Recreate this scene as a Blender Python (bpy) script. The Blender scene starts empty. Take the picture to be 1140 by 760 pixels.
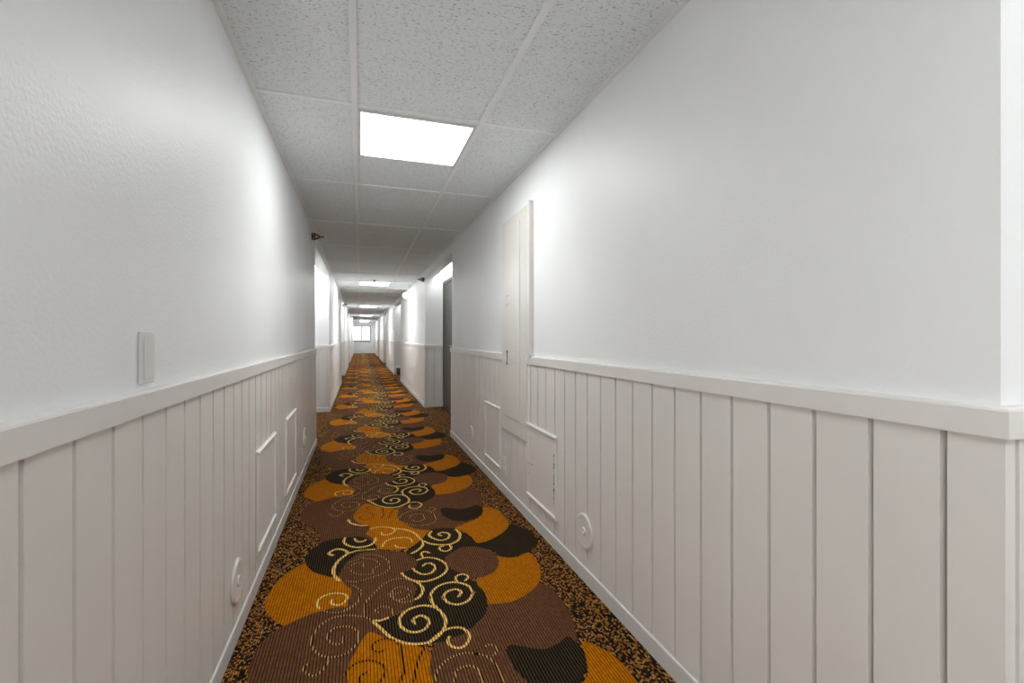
import bpy, bmesh, math, random
from mathutils import Vector
from mathutils.geometry import tessellate_polygon
random.seed(7)
C = bpy.context.scene.collection
PI = math.pi

# ------------------------------------------------------------------ sizes (metres)
XL, XR = -0.447, 0.992          # the two corridor wall faces
HC = 2.19                       # ceiling height
PERIOD = 7.0                    # door recesses repeat along the corridor
RECESS = [(-1.8 + PERIOD*k, 0.468 + PERIOD*k) for k in range(5)]
RECESS[1] = (5.215, 7.49)
Y0, Y1 = -7.0, 34.3             # corridor ends
DEPTH = 0.285                   # depth of a door recess
WALL_T = 0.13
HEAD_Z = 2.085                  # underside of the headers
WAIN = 0.011                    # boards stand proud of the plaster by this
RAIL_Z0, RAIL_Z1 = 0.957, 1.008

# ------------------------------------------------------------------ carpet drawing, in metres on the floor
CARPET_REPEAT = 1.43
CARPET_PATCHES = [
 ('brown', [(-0.283,1.988),(-0.321,1.948),(-0.346,1.903),(-0.355,1.849),(-0.355,1.788),(-0.348,1.736),(-0.34,1.691),(-0.327,1.648),(-0.202,1.57),(-0.017,1.509),(0.101,1.583),(0.122,1.78),(0.089,1.94),(-0.043,2.01),(-0.053,2.046),(-0.098,2.051),(-0.146,2.044),(-0.179,2.036),(-0.206,2.027),(-0.245,2.01)]),
 ('brown', [(0.086,2.542),(0.008,2.545),(-0.061,2.485),(-0.097,2.391),(-0.098,2.315),(-0.074,2.246),(-0.037,2.171),(-0.039,2.12),(-0.053,2.046),(-0.042,1.974),(-0.003,1.892),(0.052,1.903),(0.086,1.91),(0.131,1.921),(0.205,1.966),(0.232,2.016),(0.236,2.067),(0.235,2.144),(0.205,2.19),(0.184,2.244),(0.235,2.282),(0.273,2.316),(0.262,2.392),(0.235,2.451),(0.161,2.502),(0.078,2.539)]),
 ('brown', [(-0.34,1.888),(-0.357,1.803),(-0.353,1.725),(-0.334,1.645),(-0.294,1.554),(-0.24,1.492),(-0.224,1.426),(-0.192,1.281),(-0.069,1.199),(0.104,1.257),(0.144,1.471),(0.054,1.769),(-0.228,1.926)]),
 ('brown', [(0.478,3.345),(0.611,3.326),(0.733,3.403),(0.781,3.393),(0.815,3.323),(0.817,3.197),(0.792,3.065),(0.755,2.969),(0.681,2.834),(0.606,2.749),(0.552,2.715),(0.518,2.677),(0.436,2.69),(0.357,2.718),(0.287,2.777),(0.236,2.889),(0.22,2.985),(0.234,3.079),(0.314,3.178),(0.411,3.19)]),
 ('gold', [(-0.277,2.49),(-0.221,2.49),(-0.113,2.374),(-0.091,2.302),(-0.064,2.228),(-0.037,2.171),(-0.041,2.112),(-0.051,2.089),(-0.052,2.046),(-0.098,2.051),(-0.146,2.044),(-0.179,2.036),(-0.206,2.027),(-0.241,2.008),(-0.283,1.986),(-0.339,2.058),(-0.372,2.127),(-0.383,2.208),(-0.375,2.286),(-0.363,2.351),(-0.338,2.405),(-0.307,2.454)]),
 ('gold', [(0.034,3.27),(-0.012,3.179),(-0.04,3.09),(-0.032,2.994),(0.005,2.929),(0.048,2.881),(0.052,2.821),(0.029,2.773),(0.063,2.7),(0.078,2.623),(0.085,2.56),(0.123,2.53),(0.178,2.512),(0.24,2.505),(0.291,2.548),(0.343,2.626),(0.39,2.696),(0.337,2.725),(0.285,2.769),(0.357,2.718),(0.293,2.77),(0.242,2.878),(0.222,2.985),(0.235,3.088),(0.176,3.149),(0.107,3.192)]),
 ('gold', [(0.648,2.277),(0.701,2.257),(0.753,2.236),(0.832,2.262),(0.842,2.201),(0.838,2.13),(0.812,2.038),(0.774,1.967),(0.703,1.905),(0.63,1.87),(0.596,1.862),(0.507,1.879),(0.483,1.914),(0.521,2.091),(0.586,2.178)]),
 ('black', [(0.848,2.638),(0.875,2.622),(0.896,2.597),(0.93,2.525),(0.937,2.429),(0.924,2.357),(0.884,2.305),(0.823,2.262),(0.756,2.251),(0.777,2.237),(0.72,2.241),(0.676,2.271),(0.646,2.356),(0.483,2.459),(0.511,2.601),(0.546,2.61),(0.577,2.6),(0.623,2.538),(0.717,2.56)]),
 ('gold', [(0.528,2.685),(0.575,2.72),(0.631,2.754),(0.712,2.805),(0.746,2.876),(0.771,2.96),(0.805,2.944),(0.848,2.868),(0.856,2.75),(0.852,2.659),(0.816,2.583),(0.756,2.521),(0.681,2.468),(0.639,2.454),(0.603,2.457),(0.597,2.508),(0.577,2.6),(0.547,2.644)]),
 ('black', [(0.492,2.99),(0.516,3.031),(0.554,3.014),(0.626,2.974),(0.696,2.989),(0.739,3.01),(0.758,2.952),(0.751,2.889),(0.714,2.823),(0.654,2.778),(0.584,2.774),(0.536,2.808),(0.5,2.894)]),
 ('brown', [(0.656,2.208),(0.636,2.163),(0.607,2.128),(0.571,2.106),(0.531,2.097),(0.492,2.103),(0.456,2.122),(0.426,2.153),(0.405,2.194),(0.395,2.242),(0.397,2.293),(0.413,2.342),(0.44,2.383),(0.478,2.413),(0.522,2.426),(0.567,2.421),(0.607,2.398),(0.639,2.36),(0.659,2.312),(0.664,2.259)]),
 ('black', [(-0.26,2.514),(-0.262,2.588),(-0.236,2.659),(-0.198,2.722),(-0.143,2.748),(-0.073,2.75),(0.009,2.732),(0.043,2.687),(0.071,2.634),(0.085,2.569),(0.078,2.539),(0.085,2.529),(0.008,2.532),(-0.05,2.47),(-0.079,2.397),(-0.092,2.345),(-0.098,2.307),(-0.117,2.309),(-0.166,2.348),(-0.213,2.396),(-0.243,2.456)]),
 ('black', [(0.298,2.559),(0.343,2.626),(0.384,2.698),(0.438,2.712),(0.523,2.68),(0.556,2.618),(0.589,2.538),(0.593,2.463),(0.558,2.432),(0.495,2.418),(0.412,2.342),(0.4,2.274),(0.417,2.22),(0.457,2.154),(0.498,2.058),(0.518,1.974),(0.519,1.956),(0.511,1.894),(0.503,1.859),(0.469,1.797),(0.424,1.76),(0.423,1.751),(0.378,1.727),(0.366,1.715),(0.336,1.709),(0.3,1.695),(0.25,1.699),(0.231,1.697),(0.205,1.707),(0.154,1.732),(0.107,1.78),(0.074,1.847),(0.05,1.902),(0.086,1.907),(0.14,1.916),(0.183,1.945),(0.211,1.974),(0.227,2.051),(0.239,2.094),(0.227,2.157),(0.191,2.2),(0.182,2.247),(0.212,2.262),(0.24,2.281),(0.27,2.317),(0.262,2.385),(0.234,2.439),(0.238,2.487)]),
]
CARPET_SCROLLS = [
 ('tan', 0.013, [(0.206,1.832),(0.199,1.864),(0.227,1.884),(0.25,1.864),(0.257,1.828),(0.235,1.791),(0.2,1.783),(0.167,1.804),(0.147,1.851),(0.154,1.901),(0.187,1.939),(0.235,1.952),(0.275,1.939),(0.302,1.911),(0.317,1.865),(0.32,1.811),(0.296,1.754),(0.252,1.714),(0.206,1.71),(0.154,1.733),(0.107,1.783),(0.074,1.851),(0.048,1.905),(0.076,1.9),(0.11,1.91)]),
 ('tan', 0.012, [(0.236,1.699),(0.258,1.724),(0.296,1.754),(0.332,1.766),(0.369,1.755),(0.387,1.724),(0.386,1.685),(0.361,1.649),(0.333,1.645),(0.31,1.67),(0.309,1.703),(0.321,1.718)]),
 ('tan', 0.013, [(0.401,1.967),(0.421,1.997),(0.414,2.022),(0.392,2.033),(0.357,2.018),(0.338,1.979),(0.34,1.981),(0.354,1.937),(0.392,1.912),(0.439,1.929),(0.47,1.98),(0.47,1.981),(0.46,2.046),(0.408,2.092),(0.347,2.088),(0.304,2.049),(0.284,1.997),(0.289,2.008),(0.289,1.958),(0.304,1.906)]),
 ('tan', 0.011, [(0.423,2.088),(0.42,2.124),(0.44,2.149),(0.469,2.145),(0.477,2.114),(0.456,2.087)]),
 ('tan', 0.013, [(0.29,2.284),(0.306,2.305),(0.333,2.302),(0.347,2.257),(0.323,2.211),(0.283,2.206),(0.254,2.243),(0.241,2.283)]),
 ('tan', 0.013, [(0.269,2.355),(0.315,2.37),(0.362,2.346),(0.395,2.293),(0.401,2.233),(0.379,2.185),(0.337,2.152),(0.285,2.14),(0.237,2.161),(0.202,2.206),(0.185,2.256)]),
 ('tan', 0.012, [(0.344,2.415),(0.319,2.439),(0.299,2.417),(0.305,2.375)]),
 ('tan', 0.013, [(0.237,2.161),(0.259,2.117),(0.264,2.067),(0.243,2.019),(0.22,2.005)]),
 ('tan', 0.014, [(0.439,2.602),(0.421,2.628),(0.45,2.648),(0.481,2.614),(0.466,2.563),(0.423,2.546),(0.384,2.59),(0.371,2.64),(0.395,2.687)]),
 ('tan', 0.015, [(0.527,2.668),(0.54,2.599),(0.517,2.524),(0.467,2.486),(0.408,2.494),(0.359,2.525),(0.329,2.567),(0.32,2.517),(0.291,2.47),(0.249,2.437)]),
 ('tan', 0.013, [(0.46,2.478),(0.458,2.431),(0.426,2.408),(0.401,2.433),(0.403,2.465),(0.429,2.474)]),
 ('tan', 0.016, [(-0.129,2.539),(-0.154,2.568),(-0.135,2.605),(-0.103,2.608),(-0.074,2.579),(-0.064,2.539),(-0.098,2.485),(-0.117,2.426),(-0.122,2.366),(-0.106,2.297),(-0.087,2.265)]),
 ('tan', 0.014, [(-0.065,2.537),(-0.019,2.558),(0.036,2.556),(-0.004,2.553),(0.04,2.552),(0.079,2.545)]),
 ('tan', 0.015, [(-0.079,2.749),(-0.085,2.692),(-0.059,2.635),(-0.014,2.599),(0.042,2.601),(0.074,2.64),(0.082,2.696)]),
 ('tan', 0.015, [(-0.031,2.721),(-0.017,2.677),(0.011,2.665),(0.033,2.686)]),
 ('tan', 0.011, [(-0.161,2.058),(-0.171,2.109),(-0.154,2.153),(-0.108,2.164),(-0.061,2.138),(-0.055,2.1),(-0.074,2.067),(-0.104,2.072),(-0.119,2.102),(-0.106,2.112)]),
 ('tan', 0.011, [(0.05,2.824),(0.106,2.839),(0.168,2.81),(0.191,2.762),(0.162,2.716),(0.12,2.722),(0.116,2.762)]),
 ('tan', 0.013, [(0.179,2.798),(0.251,2.75),(0.295,2.688),(0.316,2.605),(0.329,2.567)]),
 ('tan', 0.011, [(0.11,2.558),(0.13,2.622),(0.17,2.652),(0.23,2.648),(0.263,2.622),(0.27,2.569)]),
 ('tan', 0.009, [(0.176,2.571),(0.188,2.535),(0.232,2.512)]),
 ('tan', 0.015, [(-0.071,3.016),(-0.052,2.948),(-0.002,2.9),(0.042,2.886)]),
 ('dash', 0.009, [(-0.058,1.843),(-0.06,1.809),(-0.082,1.802),(-0.106,1.823),(-0.116,1.869),(-0.091,1.905),(-0.04,1.896),(-0.01,1.854),(-0.011,1.786),(-0.045,1.74),(-0.087,1.733),(-0.129,1.754),(-0.163,1.807),(-0.17,1.868),(-0.15,1.936),(-0.104,1.976),(-0.042,1.974),(-0.003,1.952),(0.015,1.946),(0.047,1.905)]),
 ('dash', 0.009, [(-0.11,1.744),(-0.11,1.701),(-0.131,1.665),(-0.153,1.66),(-0.179,1.693),(-0.178,1.717),(-0.166,1.721)]),
 ('dash', 0.007, [(0.013,2.366),(0.008,2.42),(-0.029,2.415),(-0.048,2.375),(-0.018,2.31),(0.052,2.287),(0.057,2.329),(0.089,2.365),(0.064,2.432),(-0.004,2.467),(0.018,2.471),(-0.055,2.435)]),
 ('dash', 0.008, [(-0.004,2.507),(0.076,2.48),(0.123,2.419),(0.14,2.348),(0.116,2.283),(0.055,2.255),(-0.004,2.235),(0.007,2.224),(-0.065,2.258)]),
 ('dash', 0.008, [(0.176,2.087),(0.157,2.079),(0.133,2.078),(0.145,2.12),(0.184,2.124),(0.209,2.076),(0.191,2.036),(0.148,2.024),(0.115,2.088)]),
 ('dash', 0.008, [(0.023,2.048),(0.056,2.108),(0.101,2.174),(0.166,2.205),(0.237,2.161)]),
 ('dash', 0.008, [(0.011,2.141),(-0.017,2.188),(-0.038,2.214)]),
 ('dash', 0.008, [(-0.064,2.017),(-0.01,2.061),(0,2.134)]),
 ('dash', 0.008, [(0.019,1.945),(0.018,2.018),(0.026,2.064),(0.058,2.104)]),
 ('dash', 0.009, [(0.126,2.092),(0.139,2.037),(0.172,2.001),(0.214,2.002),(0.25,2.036),(0.264,2.079)]),
 ('dash', 0.008, [(0.073,1.954),(0.059,1.976),(0.087,1.997),(0.123,1.965),(0.12,1.916)]),
 ('dash', 0.008, [(-0.004,2.074),(-0.043,2.019),(-0.101,2.011),(-0.151,2.045)]),
 ('dark', 0.009, [(0.082,1.712),(0.056,1.714),(0.039,1.748),(0.058,1.774),(0.094,1.778),(0.124,1.753)]),
 ('dark', 0.009, [(-0.051,1.627),(-0.036,1.658),(-0.008,1.678),(0.029,1.677),(0.066,1.65),(0.08,1.614),(0.073,1.583),(0.056,1.559),(0.027,1.543),(0,1.579),(0.002,1.609),(0.022,1.622)]),
 ('dark', 0.011, [(0.132,1.746),(0.141,1.686),(0.144,1.605),(0.133,1.566),(0.121,1.54)]),
 ('dark', 0.011, [(0.227,1.693),(0.2,1.646),(0.181,1.593),(0.165,1.525)]),
 ('dash', 0.009, [(0.229,1.504),(0.249,1.558),(0.297,1.601),(0.352,1.61),(0.398,1.59),(0.385,1.597),(0.416,1.575),(0.438,1.531),(0.44,1.435),(0.432,1.388),(0.381,1.353),(0.306,1.362),(0.262,1.412),(0.228,1.466),(0.229,1.504)]),
 ('dash', 0.009, [(0.291,1.484),(0.306,1.533),(0.347,1.545),(0.373,1.524),(0.38,1.467),(0.353,1.425),(0.32,1.425),(0.302,1.453)]),
 ('dash', 0.009, [(0.425,1.617),(0.449,1.627),(0.465,1.601),(0.453,1.571),(0.434,1.566)]),
]

# ------------------------------------------------------------------ material helpers
class NT:
    def __init__(s, name):
        s.m = bpy.data.materials.new(name); s.m.use_nodes = True
        s.t = s.m.node_tree; s.n = s.t.nodes; s.b = s.n['Principled BSDF']
    def add(s, typ, **kw):
        n = s.n.new(typ)
        for k, v in kw.items(): setattr(n, k, v)
        return n
    def put(s, sock, v):
        if isinstance(v, bpy.types.NodeSocket): s.t.links.new(v, sock)
        else: sock.default_value = v
    def math(s, op, a, b=0.0, c=0.0):
        n = s.add('ShaderNodeMath', operation=op)
        s.put(n.inputs[0], a); s.put(n.inputs[1], b); s.put(n.inputs[2], c)
        return n.outputs[0]
    def mix(s, f, a, b):
        n = s.add('ShaderNodeMix', data_type='RGBA')
        s.put(n.inputs[0], f); s.put(n.inputs[6], a); s.put(n.inputs[7], b)
        return n.outputs[2]
    def bump(s, h, strength, dist):
        n = s.add('ShaderNodeBump'); n.inputs['Strength'].default_value = strength
        n.inputs['Distance'].default_value = dist; s.put(n.inputs['Height'], h)
        s.t.links.new(n.outputs[0], s.b.inputs['Normal'])
    def pos(s): return s.add('ShaderNodeNewGeometry').outputs['Position']
    def mapped(s, scale):
        mp = s.add('ShaderNodeMapping'); s.put(mp.inputs[0], s.pos()); mp.inputs['Scale'].default_value = scale
        return mp.outputs[0]
    def noise(s, vec, scale, detail=2.0, rough=0.5):
        n = s.add('ShaderNodeTexNoise'); s.put(n.inputs['Vector'], vec)
        n.inputs['Scale'].default_value = scale; n.inputs['Detail'].default_value = detail
        n.inputs['Roughness'].default_value = rough
        return n.outputs['Fac']
    def ramp(s, f, stops, interp='LINEAR'):
        n = s.add('ShaderNodeValToRGB'); n.color_ramp.interpolation = interp
        e = n.color_ramp.elements
        while len(e) < len(stops): e.new(0.5)
        for el, (p, c) in zip(e, stops): el.position = p; el.color = c if len(c) == 4 else (*c, 1)
        s.put(n.inputs[0], f)
        return n.outputs['Color']

def paint(name, col, rough=0.4, bump=0.15, scale=170.0, dist=0.002, spec=0.5, soil=0.03):
    t = NT(name)
    c2 = tuple(x*(1-soil*2) for x in col)
    big = t.noise(t.pos(), 2.3, 3.0)
    t.put(t.b.inputs['Base Color'], t.mix(big, (*c2, 1), (*[min(1, x*(1+soil)) for x in col], 1)))
    t.b.inputs['Roughness'].default_value = rough
    t.b.inputs['Specular IOR Level'].default_value = spec
    if bump: t.bump(t.noise(t.pos(), scale, 2.0), bump, dist)
    return t.m

def plain(name, col, rough=0.5, metal=0.0):
    t = NT(name)
    f = t.noise(t.pos(), 60.0, 2.0)
    t.put(t.b.inputs['Base Color'], t.mix(f, (*[x*0.93 for x in col], 1), (*col, 1)))
    t.b.inputs['Roughness'].default_value = rough; t.b.inputs['Metallic'].default_value = metal
    return t.m

def lamp(name, col, strength):
    t = NT(name)
    t.b.inputs['Base Color'].default_value = (0.8, 0.8, 0.8, 1)
    t.b.inputs['Emission Color'].default_value = (*col, 1)
    t.b.inputs['Emission Strength'].default_value = strength
    return t.m

RIB = 0.0110
def carpet(name, mode, a, b=None):
    """looped pile: ribs run along the corridor, every loop has its own yarn tone"""
    t = NT(name)
    sx = t.add('ShaderNodeSeparateXYZ'); t.put(sx.inputs[0], t.pos())
    u = t.math('DIVIDE', sx.outputs[0], RIB if mode != 'speckle' else 0.0078)
    v = t.math('DIVIDE', sx.outputs[1], 0.0125 if mode != 'speckle' else 0.0085)
    iu = t.math('FLOOR', u)
    # neighbouring ribs are shifted by half a loop
    v2 = t.math('ADD', v, t.math('MULTIPLY', t.math('MODULO', t.math('ABSOLUTE', iu), 2.0), 0.5))
    iv = t.math('FLOOR', v2)
    fu = t.math('FRACT', u); fv = t.math('FRACT', v2)
    prof = t.math('SINE', t.math('MULTIPLY', fu, PI))
    lp = t.math('SINE', t.math('MULTIPLY', fv, PI))
    cb = t.add('ShaderNodeCombineXYZ'); t.put(cb.inputs[0], iu); t.put(cb.inputs[1], iv)
    wn = t.add('ShaderNodeTexWhiteNoise', noise_dimensions='2D'); t.put(wn.inputs['Vector'], cb.outputs[0])
    rnd = wn.outputs['Value']
    if mode == 'speckle':
        col = t.ramp(rnd, [(0.0, b), (0.40, (0.060, 0.025, 0.012)), (0.56, a), (0.78, (0.46, 0.24, 0.07)), (0.90, (0.26, 0.085, 0.02))], 'CONSTANT')
    else:
        j = t.math('MULTIPLY_ADD', rnd, 0.30, 0.85)
        mul = t.add('ShaderNodeVectorMath', operation='SCALE'); mul.inputs[0].default_value = a; t.put(mul.inputs['Scale'], j)
        col = mul.outputs[0]
        if mode == 'dash':                          # every second rib in the dark yarn
            odd = t.math('GREATER_THAN', fu, 0.55)
            col = t.mix(odd, col, (*b, 1))
    gapc = {'black': (0.075, 0.045, 0.018, 1)}.get(mode, (0.018, 0.010, 0.006, 1))
    if mode == 'gold': gapc = (0.11, 0.030, 0.002, 1)
    if mode == 'brown': gapc = (0.022, 0.009, 0.005, 1)
    if mode == 'dash': gapc = (*b, 1)
    gap = t.math('LESS_THAN', prof, 0.42 if mode != 'gold' else 0.35)
    col = t.mix(gap, col, gapc)
    t.put(t.b.inputs['Base Color'], col)
    t.b.inputs['Roughness'].default_value = 0.95
    t.b.inputs['Specular IOR Level'].default_value = 0.04
    h = t.math('MULTIPLY', prof, t.math('MULTIPLY_ADD', lp, 0.35, 0.65))
    t.bump(h, 0.5, 0.003)
    return t.m

def ceiling_tile():
    t = NT('ceiling_tile')
    warp = t.noise(t.mapped((1, 1, 1)), 30.0, 2.0)
    vec = t.mapped((0.42, 1.0, 1.0))
    n1 = t.noise(vec, 175.0, 3.0, 0.6)
    n2 = t.noise(vec, 260.0, 2.0, 0.5)
    pit = t.math('GREATER_THAN', t.math('MULTIPLY_ADD', n2, 0.25, n1), 0.735)
    pin = t.math('GREATER_THAN', n2, 0.70)
    p = t.math('MAXIMUM', pit, t.math('MULTIPLY', pin, 0.55))
    base = t.mix(warp, (0.855, 0.905, 0.925, 1), (0.895, 0.942, 0.96, 1))
    t.put(t.b.inputs['Base Color'], t.mix(p, base, (0.56, 0.575, 0.58, 1)))
    t.b.inputs['Roughness'].default_value = 0.95; t.b.inputs['Specular IOR Level'].default_value = 0.1
    t.bump(t.math('SUBTRACT', 1.0, p), 0.5, 0.003)
    return t.m

def chipped():
    t = NT('chipped_hinge')
    f = t.math('GREATER_THAN', t.noise(t.mapped((1, 1, 1)), 95.0, 2.0), 0.54)
    t.put(t.b.inputs['Base Color'], t.mix(f, (0.60, 0.575, 0.545, 1), (0.06, 0.05, 0.045, 1)))
    t.b.inputs['Roughness'].default_value = 0.5
    return t.m

M = {}
M['wall'] = paint('wall_paint', (0.89, 0.90, 0.905), 0.46, 0.4, 110.0, 0.002, 0.35)
M['board'] = paint('board_paint', (0.78, 0.748, 0.715), 0.36, 0.10, 60.0, 0.001, 0.5)
M['rail'] = paint('rail_paint', (0.79, 0.765, 0.735), 0.34, 0.08, 60.0, 0.001, 0.5)
M['base'] = paint('skirting_paint', (0.69, 0.68, 0.665), 0.34, 0.08, 60.0, 0.001, 0.5)
M['cream'] = paint('cream_metal', (0.76, 0.73, 0.69), 0.33, 0.05, 60.0, 0.001, 0.5)
M['tile'] = ceiling_tile()
M['grid'] = paint('grid_metal', (0.945, 0.965, 0.975), 0.45, 0.0)
M['frame'] = paint('fixture_frame', (0.72, 0.72, 0.70), 0.4, 0.0)
M['plaster'] = paint('recess_plaster', (0.84, 0.84, 0.83), 0.6, 0.2, 90.0)
M['white'] = plain('white_plastic', (0.80, 0.80, 0.78), 0.3)
M['door'] = plain('dark_door', (0.055, 0.048, 0.042), 0.4)
M['doorframe'] = plain('door_casing', (0.16, 0.15, 0.14), 0.45)
M['steel'] = plain('brushed_steel', (0.55, 0.54, 0.52), 0.3, 1.0)
M['dark'] = plain('dark_bronze', (0.035, 0.03, 0.026), 0.45, 0.3)
M['slot'] = plain('dark_slot', (0.02, 0.02, 0.02), 0.6)
M['chip'] = chipped()
M['bin'] = plain('bin_plastic', (0.02, 0.024, 0.022), 0.4)
M['liner'] = plain('bin_liner', (0.85, 0.86, 0.86), 0.4)
M['winframe'] = plain('window_frame', (0.22, 0.22, 0.215), 0.4)
M['lens'] = lamp('light_lens', (0.965, 0.99, 0.985), 4.1)
M['lens3'] = lamp('light_lens_dim', (0.965, 0.99, 0.985), 2.4)  # last panel kept dim so the end window stays readable
M['lens2'] = lamp('light_lens_strong', (0.965, 0.99, 0.985), 9.5)  # second panel onward set stronger to brighten the middle of the corridor
M['strip2'] = lamp('strip_lens_strong', (0.965, 0.99, 0.985), 10.0)  # left recesses ahead set stronger than the right ones
M['strip'] = lamp('strip_lens', (0.965, 0.99, 0.985), 2.5)
M['dome'] = lamp('dome_glass', (0.965, 0.99, 0.985), 0.8)
M['fill_lamp'] = lamp('fill_lamp_glow', (0.965, 0.99, 0.985), 7.5)  # added fill light for the near end, right lamp out of view
M['fill_lamp2'] = lamp('fill_lamp_glow_bright', (0.965, 0.99, 0.985), 24.0)  # stronger added fill, left lamp out of view
g = NT('window_glass'); g.b.inputs['Transmission Weight'].default_value = 1.0
g.b.inputs['Roughness'].default_value = 0.0; g.b.inputs['IOR'].default_value = 1.02
g.put(g.b.inputs['Base Color'], g.mix(g.noise(g.pos(), 3.0), (0.97, 0.98, 0.98, 1), (1, 1, 1, 1)))
M['glass'] = g.m
GOLD = (0.43, 0.136, 0.002); BROWN = (0.138, 0.058, 0.027); BLACK = (0.010, 0.008, 0.006); TAN = (0.82, 0.53, 0.15)
CP = {'speckle': carpet('carpet_speckle', 'speckle', (0.30, 0.13, 0.025), BLACK),
      'gold': carpet('carpet_gold', 'gold', GOLD), 'brown': carpet('carpet_brown', 'brown', BROWN),
      'black': carpet('carpet_black', 'black', BLACK), 'tan': carpet('carpet_tan_scroll', 'tan', TAN),
      'dash': carpet('carpet_dashed_scroll', 'dash', (0.55, 0.34, 0.11), BLACK),
      'dark': carpet('carpet_dark_scroll', 'dash', (0.42, 0.13, 0.004), BLACK)}

# ------------------------------------------------------------------ mesh helpers
def box(bm, x0, x1, y0, y1, z0, z1, bev=0.0, mat=0):
    vs = [bm.verts.new((x, y, z)) for x in (min(x0, x1), max(x0, x1)) for y in (min(y0, y1), max(y0, y1)) for z in (z0, z1)]
    fs = [bm.faces.new([vs[i] for i in q]) for q in ((0,1,3,2),(4,6,7,5),(0,4,5,1),(2,3,7,6),(0,2,6,4),(1,5,7,3))]
    for f in fs: f.material_index = mat
    if bev:
        es = list({e for f in fs for e in f.edges})
        bmesh.ops.bevel(bm, geom=es, offset=bev, segments=2, affect='EDGES', profile=0.5)
def tube(bm, p0, p1, r0, r1=None, n=16):
    """a capped round bar between two points"""
    r1 = r0 if r1 is None else r1
    p0, p1 = Vector(p0), Vector(p1); d = (p1 - p0).normalized()
    a = d.orthogonal().normalized(); b = d.cross(a)
    ring = lambda p, r: [bm.verts.new(p + r*(math.cos(2*PI*i/n)*a + math.sin(2*PI*i/n)*b)) for i in range(n)]
    A, B = ring(p0, r0), ring(p1, r1)
    for i in range(n): bm.faces.new((A[i], A[(i+1) % n], B[(i+1) % n], B[i]))
    bm.faces.new(A[::-1]); bm.faces.new(B)
def lathe(bm, centre, axis, prof, n=40):
    """turn (radius, height) pairs about an axis"""
    c, d = Vector(centre), Vector(axis).normalized()
    a = d.orthogonal().normalized(); b = d.cross(a); rings = []
    for r, h in prof:
        if r < 1e-6: rings.append([bm.verts.new(c + d*h)])
        else: rings.append([bm.verts.new(c + d*h + r*(math.cos(2*PI*i/n)*a + math.sin(2*PI*i/n)*b)) for i in range(n)])
    for A, B in zip(rings, rings[1:]):
        for i in range(n):
            j = (i+1) % n
            if len(A) == 1 and len(B) == 1: continue
            if len(A) == 1: bm.faces.new((A[0], B[i], B[j]))
            elif len(B) == 1: bm.faces.new((A[i], A[j], B[0]))
            else: bm.faces.new((A[i], A[j], B[j], B[i]))
def obj(name, bm, mats, parent=None, smooth=False, kind=None):
    bmesh.ops.recalc_face_normals(bm, faces=bm.faces[:])
    me = bpy.data.meshes.new(name)
    if parent is not None:
        off, q = Vector((0, 0, 0)), parent
        while q is not None: off += q.location; q = q.parent
        bmesh.ops.translate(bm, verts=bm.verts[:], vec=-off)
    bm.to_mesh(me); bm.free()
    for m in (mats if isinstance(mats, (list, tuple)) else [mats]): me.materials.append(m)
    if smooth:
        for p in me.polygons: p.use_smooth = True
    o = bpy.data.objects.new(name, me); C.objects.link(o)
    if parent is not None: o.parent = parent
    if kind: o['kind'] = kind
    return o
def struct(name, bm, mats, parent=None, smooth=False):
    o = obj(name, bm, mats, parent, smooth)
    if parent is None: o['kind'] = 'structure'
    return o
def thing(name, label, cat, loc, group=None):
    o = bpy.data.objects.new(name, None); C.objects.link(o); o.empty_display_size = 0.05
    o.location = loc; o['label'] = label; o['category'] = cat
    if group: o['group'] = group
    return o
def boxes(name, specs, mats, parent=None, **kw):
    bm = bmesh.new()
    for s in specs: box(bm, *s)
    return obj(name, bm, mats, parent, **kw)
def dup(root, loc, label):
    r = root.copy(); C.objects.link(r); r.location = loc; r['label'] = label
    for ch in list(root.children):
        c = ch.copy(); C.objects.link(c); c.parent = r
    return r

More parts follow.
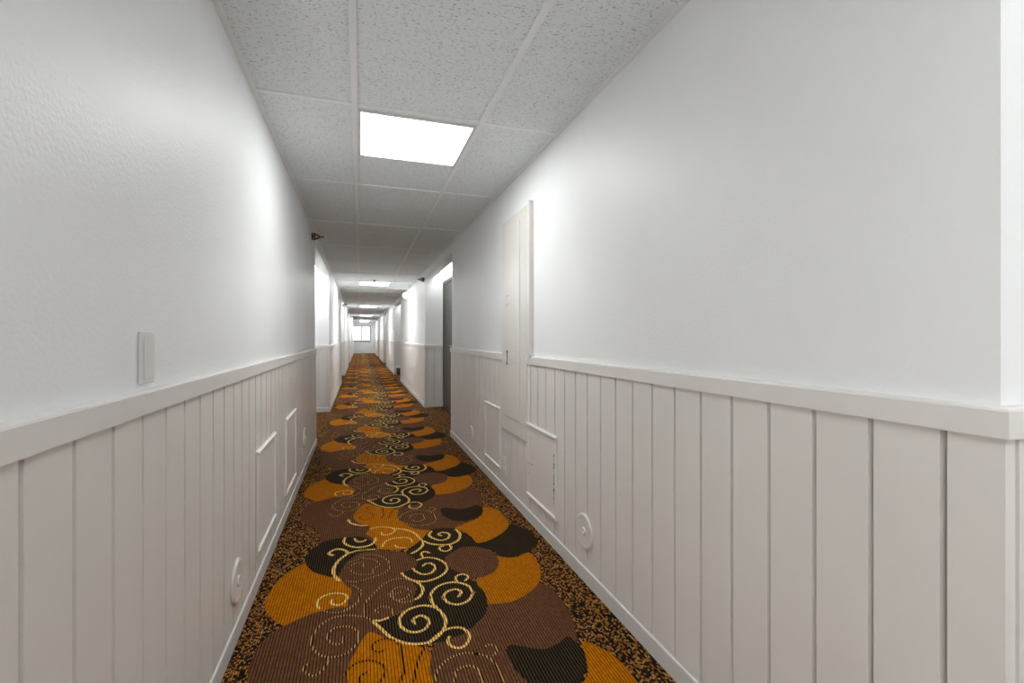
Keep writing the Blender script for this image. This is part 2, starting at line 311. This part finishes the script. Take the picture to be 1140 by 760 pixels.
# ------------------------------------------------------------------ floor: the carpet with its woven pattern
def spline(pts, closed, sub):
    out = []; n = len(pts)
    for i in range(n if closed else n-1):
        P = [pts[(i+k) % n] if closed else pts[min(max(i+k, 0), n-1)] for k in (-1, 0, 1, 2)]
        for s in range(sub):
            t = s/sub
            out.append(tuple(0.5*((2*P[1][k]) + (-P[0][k]+P[2][k])*t + (2*P[0][k]-5*P[1][k]+4*P[2][k]-P[3][k])*t*t
                                  + (-P[0][k]+3*P[1][k]-3*P[2][k]+P[3][k])*t**3) for k in (0, 1)))
    if not closed: out.append(tuple(pts[-1]))
    return out
def build_floor():
    names = list(CP); bm = bmesh.new()
    x0, x1 = XL - DEPTH - 0.02, XR + DEPTH + 0.02
    box(bm, x0, x1, Y0 - 0.1, Y1 + 0.1, -0.08, 0.0, mat=names.index('speckle'))
    step = 0.00012
    cell = []
    for i, (m, pts) in enumerate(CARPET_PATCHES):
        sp = spline(pts, True, 4)
        tri = tessellate_polygon([[Vector((x, y, 0)) for x, y in sp]])
        cell.append((names.index(m), sp, tri, (i+1)*step))
    zl = (len(CARPET_PATCHES)+2)*step
    for j, (m, w, pts) in enumerate(CARPET_SCROLLS):
        sp = spline(pts, False, 5); vs = []; n = len(sp)
        for i, p in enumerate(sp):
            a = sp[max(i-1, 0)]; b = sp[min(i+1, n-1)]
            d = Vector((b[0]-a[0], b[1]-a[1])); d = d.normalized() if d.length > 1e-9 else Vector((1, 0))
            k = w/2 * (0.75 if i in (0, n-1) else 1.0)
            vs += [(p[0]-d.y*k, p[1]+d.x*k), (p[0]+d.y*k, p[1]-d.x*k)]
        tri = [(2*i, 2*i+1, 2*i+3, 2*i+2) for i in range(n-1)]
        cell.append((names.index(m), vs, tri, zl + (j % 8)*step*0.5))
    n0 = math.floor((Y0 - 3.4)/CARPET_REPEAT); n1 = math.ceil(Y1/CARPET_REPEAT)
    for k in range(n0, n1):
        dy = k*CARPET_REPEAT
        if dy + 1.39 < Y0 or dy + 3.36 > Y1: continue
        for mi, pts, faces, z in cell:
            vs = [bm.verts.new((x, y+dy, z)) for x, y in pts]
            for f in faces:
                try: fc = bm.faces.new([vs[q] for q in f]); fc.material_index = mi
                except ValueError: pass
    for f in bm.faces:
        f.normal_update()
        if f.normal.z < 0 and f.calc_center_median().z > -0.01: f.normal_flip()
    me = bpy.data.meshes.new('floor'); bm.to_mesh(me); bm.free()
    for n in names: me.materials.append(CP[n])
    o = bpy.data.objects.new('floor', me); C.objects.link(o); o['kind'] = 'structure'
build_floor()

# ------------------------------------------------------------------ walls
SEGS = []; y = Y0
for a, b in RECESS: SEGS.append((y, a)); y = b
SEGS.append((y, Y1))
def build_wall(side):
    s = 1 if side == 'right' else -1
    X = XR if s > 0 else XL
    bm = bmesh.new(); out = X + s*(DEPTH + 0.12)
    for i, (a, b) in enumerate(SEGS):
        zs = RAIL_Z0 + 0.012                       # behind the boards the wall is set back
        box(bm, X, out, a, b, zs, HC)
        box(bm, X + s*.018, out, a + (.018 if i else 0), b - (.018 if i < len(SEGS)-1 else 0), 0, zs)
    for a, b in RECESS:
        box(bm, X + s*DEPTH, out, a, b, 0, HC)
        box(bm, X, X + s*WALL_T, a, b, HEAD_Z, HC)
    struct('wall_' + side, bm, M['wall'])
    # vertical boarding, chair rail and skirting, one run per face of the wall
    bb, br, bs = bmesh.new(), bmesh.new(), bmesh.new()
    def run(p0, p1, nrm, phase, ext0=0.0, ext1=0.0):
        """boards from p0 to p1 (2-D), standing out along nrm; grooves every 123 mm measured from p0 + phase"""
        p0, p1, nv = Vector(p0), Vector(p1), Vector(nrm); L = (p1-p0).length; d = (p1-p0)/L
        W = 0.1229; gw = 0.0055; gd = 0.020
        prof = [(0 - ext0, WAIN)]; q = phase % W
        while q < L - 0.004:
            if q > 0.004: prof += [(q-gw, WAIN), (q-gw+0.0007, WAIN-gd), (q+gw-0.0007, WAIN-gd), (q+gw, WAIN)]
            q += W
        prof.append((L + ext1, WAIN))
        for (q0, h0), (q1, h1) in zip(prof, prof[1:]):
            v = []
            for q, h, z in ((q0, h0, 0.0), (q1, h1, 0.0), (q1, h1, RAIL_Z0+0.01), (q0, h0, RAIL_Z0+0.01)):
                p = p0 + d*q + nv*h; v.append(bb.verts.new((p.x, p.y, z)))
            bb.faces.new(v)
        for tgt, prf, e in ((br, [(0.0, RAIL_Z0), (0.0185, RAIL_Z0), (0.019, RAIL_Z0+0.002), (0.019, RAIL_Z1-0.006), (0.017, RAIL_Z1-0.002), (0.012, RAIL_Z1), (0.0, RAIL_Z1)], 0.019),
                         (bs, [(0.0, 0.0), (0.017, 0.0), (0.017, 0.060), (0.0155, 0.065), (0.012, 0.0675), (0.0, 0.069)], 0.017)):
            rows = []
            for q, ee in ((0.0, ext0), (L, ext1)):
                row = []
                for h, z in prf:
                    k = h if ee else 0.0                       # mitre at outer corners
                    p = p0 + d*(q + (k if q else -k)) + nv*h
                    row.append(tgt.verts.new((p.x, p.y, z)))
                rows.append(row)
            for i in range(len(prf)-1): tgt.faces.new((rows[0][i], rows[1][i], rows[1][i+1], rows[0][i+1]))
            for r in rows: tgt.faces.new(r)
    for i, (a, b) in enumerate(SEGS):
        first, last = i == 0, i == len(SEGS)-1
        ph = {('left', 1): 0.802 - a, ('right', 1): 0.540 - a}.get((side, i), 0.05)
        run((X, a), (X, b), (-s, 0), ph, 0 if first else WAIN, 0 if last else WAIN)
        if not first: run((X, a), (X + s*DEPTH, a), (0, -1), 0.020, WAIN, 0)
        if not last: run((X, b), (X + s*DEPTH, b), (0, 1), 0.020, WAIN, 0)
    n = 1 if side == 'left' else 2
    struct('trim_%d' % n, bb, M['board']); struct('trim_%d' % (n+2), br, M['rail']); struct('baseboard_' + side, bs, M['base'])
build_wall('left'); build_wall('right')

bm = bmesh.new()
box(bm, XL - DEPTH - .12, XR + DEPTH + .12, Y0 - 0.12, Y0, 0, HC)
struct('wall_near', bm, M['wall'])
WX0, WX1, WZ0, WZ1 = -0.50, 0.70, 0.86, 1.93
bm = bmesh.new()
xa, xb = XL - DEPTH - .12, XR + DEPTH + .12
box(bm, xa, WX0, Y1, Y1 + .14, 0, HC); box(bm, WX1, xb, Y1, Y1 + .14, 0, HC)
box(bm, WX0, WX1, Y1, Y1 + .14, 0, WZ0); box(bm, WX0, WX1, Y1, Y1 + .14, WZ1, HC)
struct('wall_far', bm, M['wall'])
# window in the far wall
bm = bmesh.new(); f = 0.06
for s in ((WX0, WX0+f, WZ0, WZ1), (WX1-f, WX1, WZ0, WZ1), (WX0+f, WX1-f, WZ0, WZ0+f), (WX0+f, WX1-f, WZ1-f, WZ1), (0.065, 0.13, WZ0+f, WZ1-f)):
    box(bm, s[0], s[1], Y1 - 0.012, Y1 + 0.06, s[2], s[3], 0.003)
win = struct('window_1', bm, M['winframe'])
boxes('pane', [(WX0+f, 0.065, Y1+.02, Y1+.026, WZ0+f, WZ1-f), (0.13, WX1-f, Y1+.02, Y1+.026, WZ0+f, WZ1-f)], M['glass'], win)
boxes('window_sill', [(WX0-.04, WX1+.04, Y1-.05, Y1-.0005, WZ0-.03, WZ0-.001, .004)], M['rail'], win)

# ------------------------------------------------------------------ ceiling: lay-in tiles on a metal grid
TX0, TX1 = -0.024, 0.572        # the two main runners
TS, TY = 1.166, 2.236           # tile length, one cross runner
LIGHT_K = [-0.46, 0, 1, 2, 3, 4, 4.38]
LIGHTS = [2.56 + PERIOD*k for k in LIGHT_K]      # fixture centres along the corridor
bm = bmesh.new()
box(bm, XL, XR, Y0, Y1, HC, HC + 0.06, mat=0)
for a, b in RECESS:
    for s, X in ((-1, XL), (1, XR)):
        box(bm, X, X + s*(DEPTH), a, b, HC, HC + 0.06, mat=1)
struct('ceiling', bm, [M['tile'], M['plaster']])
bm = bmesh.new(); gh = 0.009
for x in (TX0, TX1): box(bm, x-.0125, x+.0125, Y0, Y1, HC-gh, HC-.0002, 0.001)
k0 = math.ceil((Y0-TY)/TS)
yy = TY + k0*TS
while yy < Y1:
    for a, b in ((XL, TX0-.0125), (TX0+.0125, TX1-.0125), (TX1+.0125, XR)): box(bm, a, b, yy-.0115, yy+.0115, HC-gh+.003, HC-.0002, 0.0008)
    yy += TS
box(bm, XL, XL+.022, Y0, Y1, HC-.005, HC-.0002, .001); box(bm, XR-.022, XR, Y0, Y1, HC-.005, HC-.0002, .001)
struct('trim_5', bm, M['grid'])

# ------------------------------------------------------------------ lay-in ceiling lights
ordinal = ['nearest', 'second', 'third', 'fourth', 'fifth', 'last']
def ceiling_light():
    t = thing('ceiling_light', 'x', 'ceiling light', (0.274, 0, HC), 'square ceiling lights along the corridor')
    hx, hy = 0.2855, 0.283; fr = 0.016; z0, z1 = HC-0.011, HC-0.0003
    c = 0.274
    boxes('frame', [(c-hx, c-hx+fr, -hy, hy, z0, z1, .002), (c+hx-fr, c+hx, -hy, hy, z0, z1, .002),
                    (c-hx+fr, c+hx-fr, -hy, -hy+fr, z0, z1, .002), (c-hx+fr, c+hx-fr, hy-fr, hy, z0, z1, .002)], M['frame'], t)
    bm = bmesh.new(); r = [] ; a, b = hx-fr-.001, hy-fr-.001
    for ins, z in ((0, HC-.004), (0.012, HC-.012), (0.045, HC-.017)):
        r.append([bm.verts.new((c+sx*(a-ins), sy*(b-ins), z)) for sx, sy in ((-1,-1),(1,-1),(1,1),(-1,1))])
    for A, B in zip(r, r[1:]):
        for i in range(4): bm.faces.new((A[i], A[(i+1) % 4], B[(i+1) % 4], B[i]))
    bm.faces.new(r[2]); obj('diffuser', bm, M['lens'], t)
    return t
cl = ceiling_light()
for k, y in zip(LIGHT_K, LIGHTS):
    lab = 'square white ceiling light behind the view, lit' if k < 0 else 'square lit ceiling light panel, %s one along the corridor ceiling' % ordinal[min(5, math.ceil(k))]
    if k < 0: cl.location.y = y; cl['label'] = lab
    else:
        c = dup(cl, (0.274, y, HC), lab)
        if k > 0:
            for p in c.children:
                if p.name.startswith('diffuser'): p.data = p.data.copy(); p.data.materials[0] = M['lens2' if k < 4.2 else 'lens3']

# slim lights in the ceilings of the door recesses
def recess_light():
    t = thing('recess_light', 'x', 'ceiling light', (0, 0, HC), 'slim lights over the door recesses')
    boxes('housing', [(-.062, .062, -.82, .82, HC-.012, HC-.0003, .002)], M['frame'], t)
    boxes('diffuser', [(-.055, .055, -.81, .81, HC-.032, HC-.0125, .006)], M['strip'], t)
    return t
rl = recess_light(); first = True
words = ['beside the camera', 'first ahead', 'second ahead', 'third ahead', 'fourth ahead']
for s, X in ((1, XR), (-1, XL)):
    for k, (a, b) in enumerate(RECESS):
        loc = (X + s*(WALL_T + 0.079), (a+b)/2 + 0.2, HC)
        lab = 'slim white light in the ceiling of the %s door recess %s' % ('right' if s > 0 else 'left', words[k])
        if first: rl.location = loc; rl['label'] = lab; first = False
        else:
            c = dup(rl, loc, lab)
            if s < 0 and k > 0:
                for p in c.children:
                    if p.name.startswith('diffuser'): p.data = p.data.copy(); p.data.materials[0] = M['strip2']

# ------------------------------------------------------------------ doors in the recesses
n = 0
for s, X in ((1, XR), (-1, XL)):
    for a, b in RECESS:
        for y0 in (a + 0.17, b - 0.17 - 0.86):
            n += 1; xf = X + s*DEPTH; h = 1.95
            bm = bmesh.new(); box(bm, xf - s*.012, xf - s*.0008, y0, y0+.86, 0.012, h, 0.003)
            d = struct('door_%d' % n, bm, M['door'])
            boxes('door_frame', [(xf - s*.022, xf - s*.0008, y0-.055, y0-.002, 0.002, h+.055, .003), (xf - s*.022, xf - s*.0008, y0+.862, y0+.915, 0.002, h+.055, .003),
                                 (xf - s*.022, xf - s*.0008, y0-.002, y0+.862, h+.003, h+.055, .003)], M['doorframe'], d)
            bm = bmesh.new(); yh = y0 + .07
            tube(bm, (xf - s*.012, yh, 1.0), (xf - s*.055, yh, 1.0), .012); tube(bm, (xf - s*.05, yh-.005, 1.0), (xf - s*.05, yh+.11, 1.0), .009)
            tube(bm, (xf - s*.0115, yh, 1.0), (xf - s*.017, yh, 1.0), .032, n=24)
            obj('door_handle', bm, M['steel'], d)

# ------------------------------------------------------------------ low access hatches in the boarding
def hatch(s, y0, y1, z0, z1, label, hinge=False):
    X = XR if s > 0 else XL; f = X - s*WAIN
    t = thing('access_hatch', label, 'access hatch', (f, (y0+y1)/2, z0), 'square access hatches low on the walls')
    boxes('panel', [(f - s*.0003, f - s*.0055, y0+.012, y1-.012, z0+.012, z1-.012, .0015)], M['board'], t)
    m = .021
    def moulding(name, axis, a, b, c, w, h):
        bm = bmesh.new(); prof = [(0.0003, -w/2), (h*.55, -w/2), (h*.95, -w*.28), (h, 0), (h*.95, w*.28), (h*.55, w/2), (0.0003, w/2)]
        rows = []
        for q in (a, b):
            rows.append([bm.verts.new((f - s*d, q, c+o) if axis == 'y' else (f - s*d, c+o, q)) for d, o in prof])
        for i in range(len(prof)-1): bm.faces.new((rows[0][i], rows[0][i+1], rows[1][i+1], rows[1][i]))
        bm.faces.new((rows[0][0], rows[1][0], rows[1][-1], rows[0][-1]))
        for r in rows: bm.faces.new(r)
        obj(name, bm, M['rail'], t, smooth=False)
    moulding('top_moulding', 'y', y0, y1, z1-.009, .020, .015)
    moulding('bottom_moulding', 'y', y0, y1, z0+.009, .020, .015)
    moulding('side_moulding', 'z', z0+.0195, z1-.0195, y0+.008, .016, .011)
    moulding('side_moulding', 'z', z0+.0195, z1-.0195, y1-.008, .016, .011)
    if hinge:
        bm = bmesh.new(); tube(bm, (f - s*.0068, y0+.032, z0+.075), (f - s*.0068, y0+.032, z0+.345), .0028, n=10)
        h = obj('hinge', bm, M['chip'], t); h['label'] = 'white hinge chipped to dark metal'
        for yy, zz in ((y1-.03, z0+.20), (y1-.085, z0+.205), (y1-.03, z0+.14)):
            bm = bmesh.new(); tube(bm, (f - s*.0052, yy, zz), (f - s*.0085, yy, zz), .006, .005, 12); obj('screw', bm, M['steel'], t)
hatch(1, 2.225, 2.669, .158, .600, 'white square access hatch with dark chipped hinge edge, low on right wall', True)
hatch(1, 3.248, 3.671, .156, .602, 'white square access hatch low on right wall, just past the small outlet')
hatch(-1, 2.277, 2.735, .165, .616, 'nearer of the two white square access hatches low on left wall')
hatch(-1, 3.105, 3.555, .155, .622, 'farther of the two white square access hatches low on left wall')

# ------------------------------------------------------------------ round cover plates
def round_cover(s, y, z, label):
    X = XR if s > 0 else XL; f = X - s*(WAIN + .0003)
    t = thing('round_cover_plate', label, 'cover plate', (f, y, z), 'round cover plates low on the walls')
    bm = bmesh.new(); lathe(bm, (f, y, z), (-s, 0, 0), [(0, 0), (.070, 0), (.0785, 0), (.0785, .006), (.075, .0095), (.069, .0105), (.064, .0085), (.058, .0078), (0, .0085)], 48)
    obj('disc', bm, M['board'], t, smooth=True)
    bm = bmesh.new(); lathe(bm, (f, y, z), (-s, 0, 0), [(.019, .0080), (.019, .0105), (.016, .0125), (.007, .0125), (.006, .0108), (0, .0108)], 24)
    obj('center_boss', bm, M['board'], t, smooth=True)
round_cover(1, 1.911, .233, 'round white cover plate on right wall beside the chipped hatch, nearest one')
round_cover(1, 4.205, .225, 'round white cover plate far along right wall, near the door recess corner')
round_cover(-1, 1.940, .222, 'round white cover plate low on left wall, nearest the camera')
round_cover(-1, 4.131, .303, 'small looking round white cover plate on left wall past both hatches')

# ------------------------------------------------------------------ tall service cabinet on the right wall
f = XR; t = thing('service_cabinet', 'tall cream painted service cabinet cover breaking the chair rail on right wall', 'wall cabinet', (XR, 2.93, .475))
boxes('frame', [(f-.0003, f-.023, 2.678, 3.190, .476, 1.932, .002)], M['cream'], t)
d = boxes('door', [(f-.0232, f-.0285, 2.792, 3.098, .578, 1.870, .002)], M['cream'], t)
bm = bmesh.new(); box(bm, f-.0287, f-.031, 3.038, 3.048, .945, 1.018, .001)
for z in (.94, 1.023): tube(bm, (f-.0287, 3.043, z), (f-.0325, 3.043, z), .0085, n=14)
o = obj('latch_slot', bm, M['slot'], d); o['label'] = 'dark vertical latch slot'
for z in (1.343, 1.405):
    bm = bmesh.new(); tube(bm, (f-.0287, 3.052, z), (f-.031, 3.052, z), .008, n=14); obj('catch', bm, M['steel'], d)
    bm = bmesh.new(); tube(bm, (f-.0287, 3.01, z+.004), (f-.030, 3.01, z+.004), .006, n=14); obj('screw', bm, M['steel'], d)
boxes('side_strip', [(f-.0003, f-.030, 2.602, 2.628, RAIL_Z1+.001, 1.945, .002)], M['cream'], t)
boxes('filler', [(f-.0003, f-.021, 2.629, 2.677, RAIL_Z1+.001, 1.932, .001)], M['cream'], t)

# ------------------------------------------------------------------ small outlet
f = XR - WAIN
t = thing('outlet', 'small white duplex outlet low on right wall between the two access hatches', 'outlet', (f, 3.166, .152))
boxes('cover_plate', [(f-.0003, f-.006, 3.132, 3.202, .152, .268, .002)], M['white'], t)
for z in (.182, .238):
    bm = bmesh.new(); lathe(bm, (f-.006, 3.167, z), (-1, 0, 0), [(0, 0.0001), (.0165, 0.0001), (.0165, .0025), (.015, .0035), (0, .0035)], 24)
    r = obj('socket', bm, M['white'], t)
    for yy in (3.161, 3.173): boxes('slot', [(f-.0096, f-.0100, yy-.001, yy+.001, z-.002, z+.008)], M['slot'], r)

# ------------------------------------------------------------------ blank plate on the left wall
f = XL
t = thing('wall_plate', 'narrow upright white blank plate just above the left chair rail', 'wall plate', (f, 1.21, 1.02))
boxes('plate', [(f+.0003, f+.0055, 1.176, 1.246, 1.0195, 1.1325, .002)], M['white'], t)
boxes('raised_cover', [(f+.0057, f+.0072, 1.188, 1.236, 1.030, 1.122, .001)], M['white'], t)

# ------------------------------------------------------------------ side-wall sprinklers and hanging sprinklers
def side_sprinkler(s, X, y, z, label):
    t = thing('wall_sprinkler', label, 'sprinkler', (X, y, z), 'side wall sprinklers under the ceiling')
    bm = bmesh.new(); lathe(bm, (X - s*.0003, y, z), (-s, 0, 0), [(0, 0), (.036, 0), (.036, .004), (.028, .010), (.016, .012), (0, .012)], 28); obj('escutcheon', bm, M['dark'], t)
    bm = bmesh.new(); tube(bm, (X - s*.012, y, z), (X - s*.034, y, z), .013); obj('body', bm, M['dark'], t)
    for k in (-1, 1):
        bm = bmesh.new(); tube(bm, (X - s*.013, y, z + k*.030), (X - s*.072, y, z + k*.006), .0095, .007, 10); obj('frame_arm', bm, M['dark'], t)
    bm = bmesh.new(); tube(bm, (X - s*.036, y, z), (X - s*.070, y, z), .003, .003, 8); obj('bulb', bm, M['steel'], t)
    bm = bmesh.new(); tube(bm, (X - s*.068, y, z), (X - s*.104, y, z), .007, .006, 12); box(bm, X - s*.104, X - s*.110, y-.020, y+.020, z-.010, z+.008, .001); obj('deflector', bm, M['dark'], t)
side_sprinkler(-1, XL, 4.87, 2.100, 'dark side wall sprinkler high on left wall, nearest one, before the door recess')
side_sprinkler(1, XR, 7.62, 2.062, 'dark side wall sprinkler high on right wall beyond the first door recess')
side_sprinkler(-1, XL, 14.72, 2.11, 'dark side wall sprinkler far down left wall, past the second door recess')
def hanging_sprinkler(x, y, label):
    t = thing('hanging_sprinkler', label, 'sprinkler', (x, y, HC), 'sprinklers hanging from the ceiling')
    bm = bmesh.new(); lathe(bm, (x, y, HC-.0003), (0, 0, -1), [(0, 0), (.034, 0), (.034, .004), (.020, .012), (0, .012)], 24); obj('escutcheon', bm, M['frame'], t)
    bm = bmesh.new(); tube(bm, (x, y, HC-.012), (x, y, HC-.030), .012); obj('body', bm, M['dark'], t)
    for k in (-1, 1):
        bm = bmesh.new(); tube(bm, (x+k*.014, y, HC-.028), (x+k*.003, y, HC-.056), .004, n=8); obj('frame_arm', bm, M['dark'], t)
    bm = bmesh.new(); lathe(bm, (x, y, HC-.056), (0, 0, -1), [(0, 0), (.020, 0), (.020, .003), (0, .003)], 20); obj('deflector', bm, M['dark'], t)
hanging_sprinkler(.243, 8.9, 'small dark sprinkler hanging in front of the second ceiling light')
hanging_sprinkler(.268, 25.6, 'tiny dark sprinkler hanging from the far ceiling before the end window')

# ------------------------------------------------------------------ round wall fixtures
def wall_dome(s, X, y, z, label):
    t = thing('wall_dome', label, 'wall light', (X, y, z), 'white dome fixtures high on the walls')
    bm = bmesh.new(); lathe(bm, (X - s*.0003, y, z), (-s, 0, 0), [(0, 0), (.082, 0), (.082, .012), (.074, .018), (0, .018)], 32); obj('back_plate', bm, M['frame'], t)
    bm = bmesh.new(); lathe(bm, (X - s*.018, y, z), (-s, 0, 0), [(.070, .0002)] + [(.070*math.cos(a)**.6, .085*math.sin(a)) for a in [i*PI/20 for i in range(1, 10)]] + [(0, .085)], 32); obj('dome', bm, M['dome'], t, smooth=True)
wall_dome(1, XR, 10.4, 2.045, 'white dome fixture high on right wall beyond the first recess sprinkler')
wall_dome(-1, XL, 24.3, 2.03, 'tiny white dome fixture far down left wall near the end window')

# fill lamps added out of view, between the recess doors beside the camera
for s, X, lab in ((1, XR, 'added upright white fill lamp, unseen, between doors of the right recess beside the camera'), (-1, XL, 'added upright white fill lamp, unseen, between doors of the left recess beside the camera')):
    X += s*DEPTH; y, z = (RECESS[0][0] + RECESS[0][1])/2, 0.95
    t = thing('wall_lamp', lab, 'fill lamp', (X, y, z))
    boxes('back_plate', [(X - s*.0003, X - s*.02, y-.06, y+.06, z-.14, z+.14, .004)], M['frame'], t)
    bm = bmesh.new(); tube(bm, (X - s*.075, y, z-.15), (X - s*.075, y, z+.15), .05, .05, 28); obj('fill_lamp_tube', bm, M['fill_lamp'] if s > 0 else M['fill_lamp2'], t)

# ------------------------------------------------------------------ waste bin in the second right-hand recess
x, y = XR + .145, 14.33
t = thing('waste_bin', 'small black waste bin with white liner in the second right door recess', 'waste bin', (x, y, 0))
bm = bmesh.new(); lathe(bm, (x, y, 0.001), (0, 0, 1), [(0, 0), (.085, 0), (.092, .01), (.115, .255), (.109, .255), (.088, .014), (0, .012)], 32); obj('body', bm, M['bin'], t, smooth=True)
bm = bmesh.new(); lathe(bm, (x, y, 0.001), (0, 0, 1), [(.1165, .205), (.1195, .262), (.117, .267), (.110, .265), (.1065, .235)], 32); o = obj('liner', bm, M['liner'], t, smooth=True); o['label'] = 'white liner folded over the rim'

# ------------------------------------------------------------------ daylight, camera, exposure
w = bpy.data.worlds.new('world'); bpy.context.scene.world = w; w.use_nodes = True
bg = w.node_tree.nodes['Background']; bg.inputs[0].default_value = (0.88, 0.94, 1.0, 1); bg.inputs[1].default_value = 0.8

cd = bpy.data.cameras.new('camera'); cam = bpy.data.objects.new('camera', cd); C.objects.link(cam)
FPX = 515.0
cd.sensor_fit = 'HORIZONTAL'; cd.sensor_width = 36.0; cd.lens = 36.0*FPX/1140.0
cd.shift_y = -4.5/1140.0
cd.clip_start = 0.02; cd.clip_end = 200
cam.location = (0, 0, 1.12); cam.rotation_euler = (PI/2, 0, -math.atan(169.0/FPX))
sc = bpy.context.scene; sc.camera = cam
vs = sc.view_settings
vs.view_transform = 'Standard'; vs.look = 'None'; vs.gamma = 1.0; vs.use_curve_mapping = False
vs.exposure = 1.95
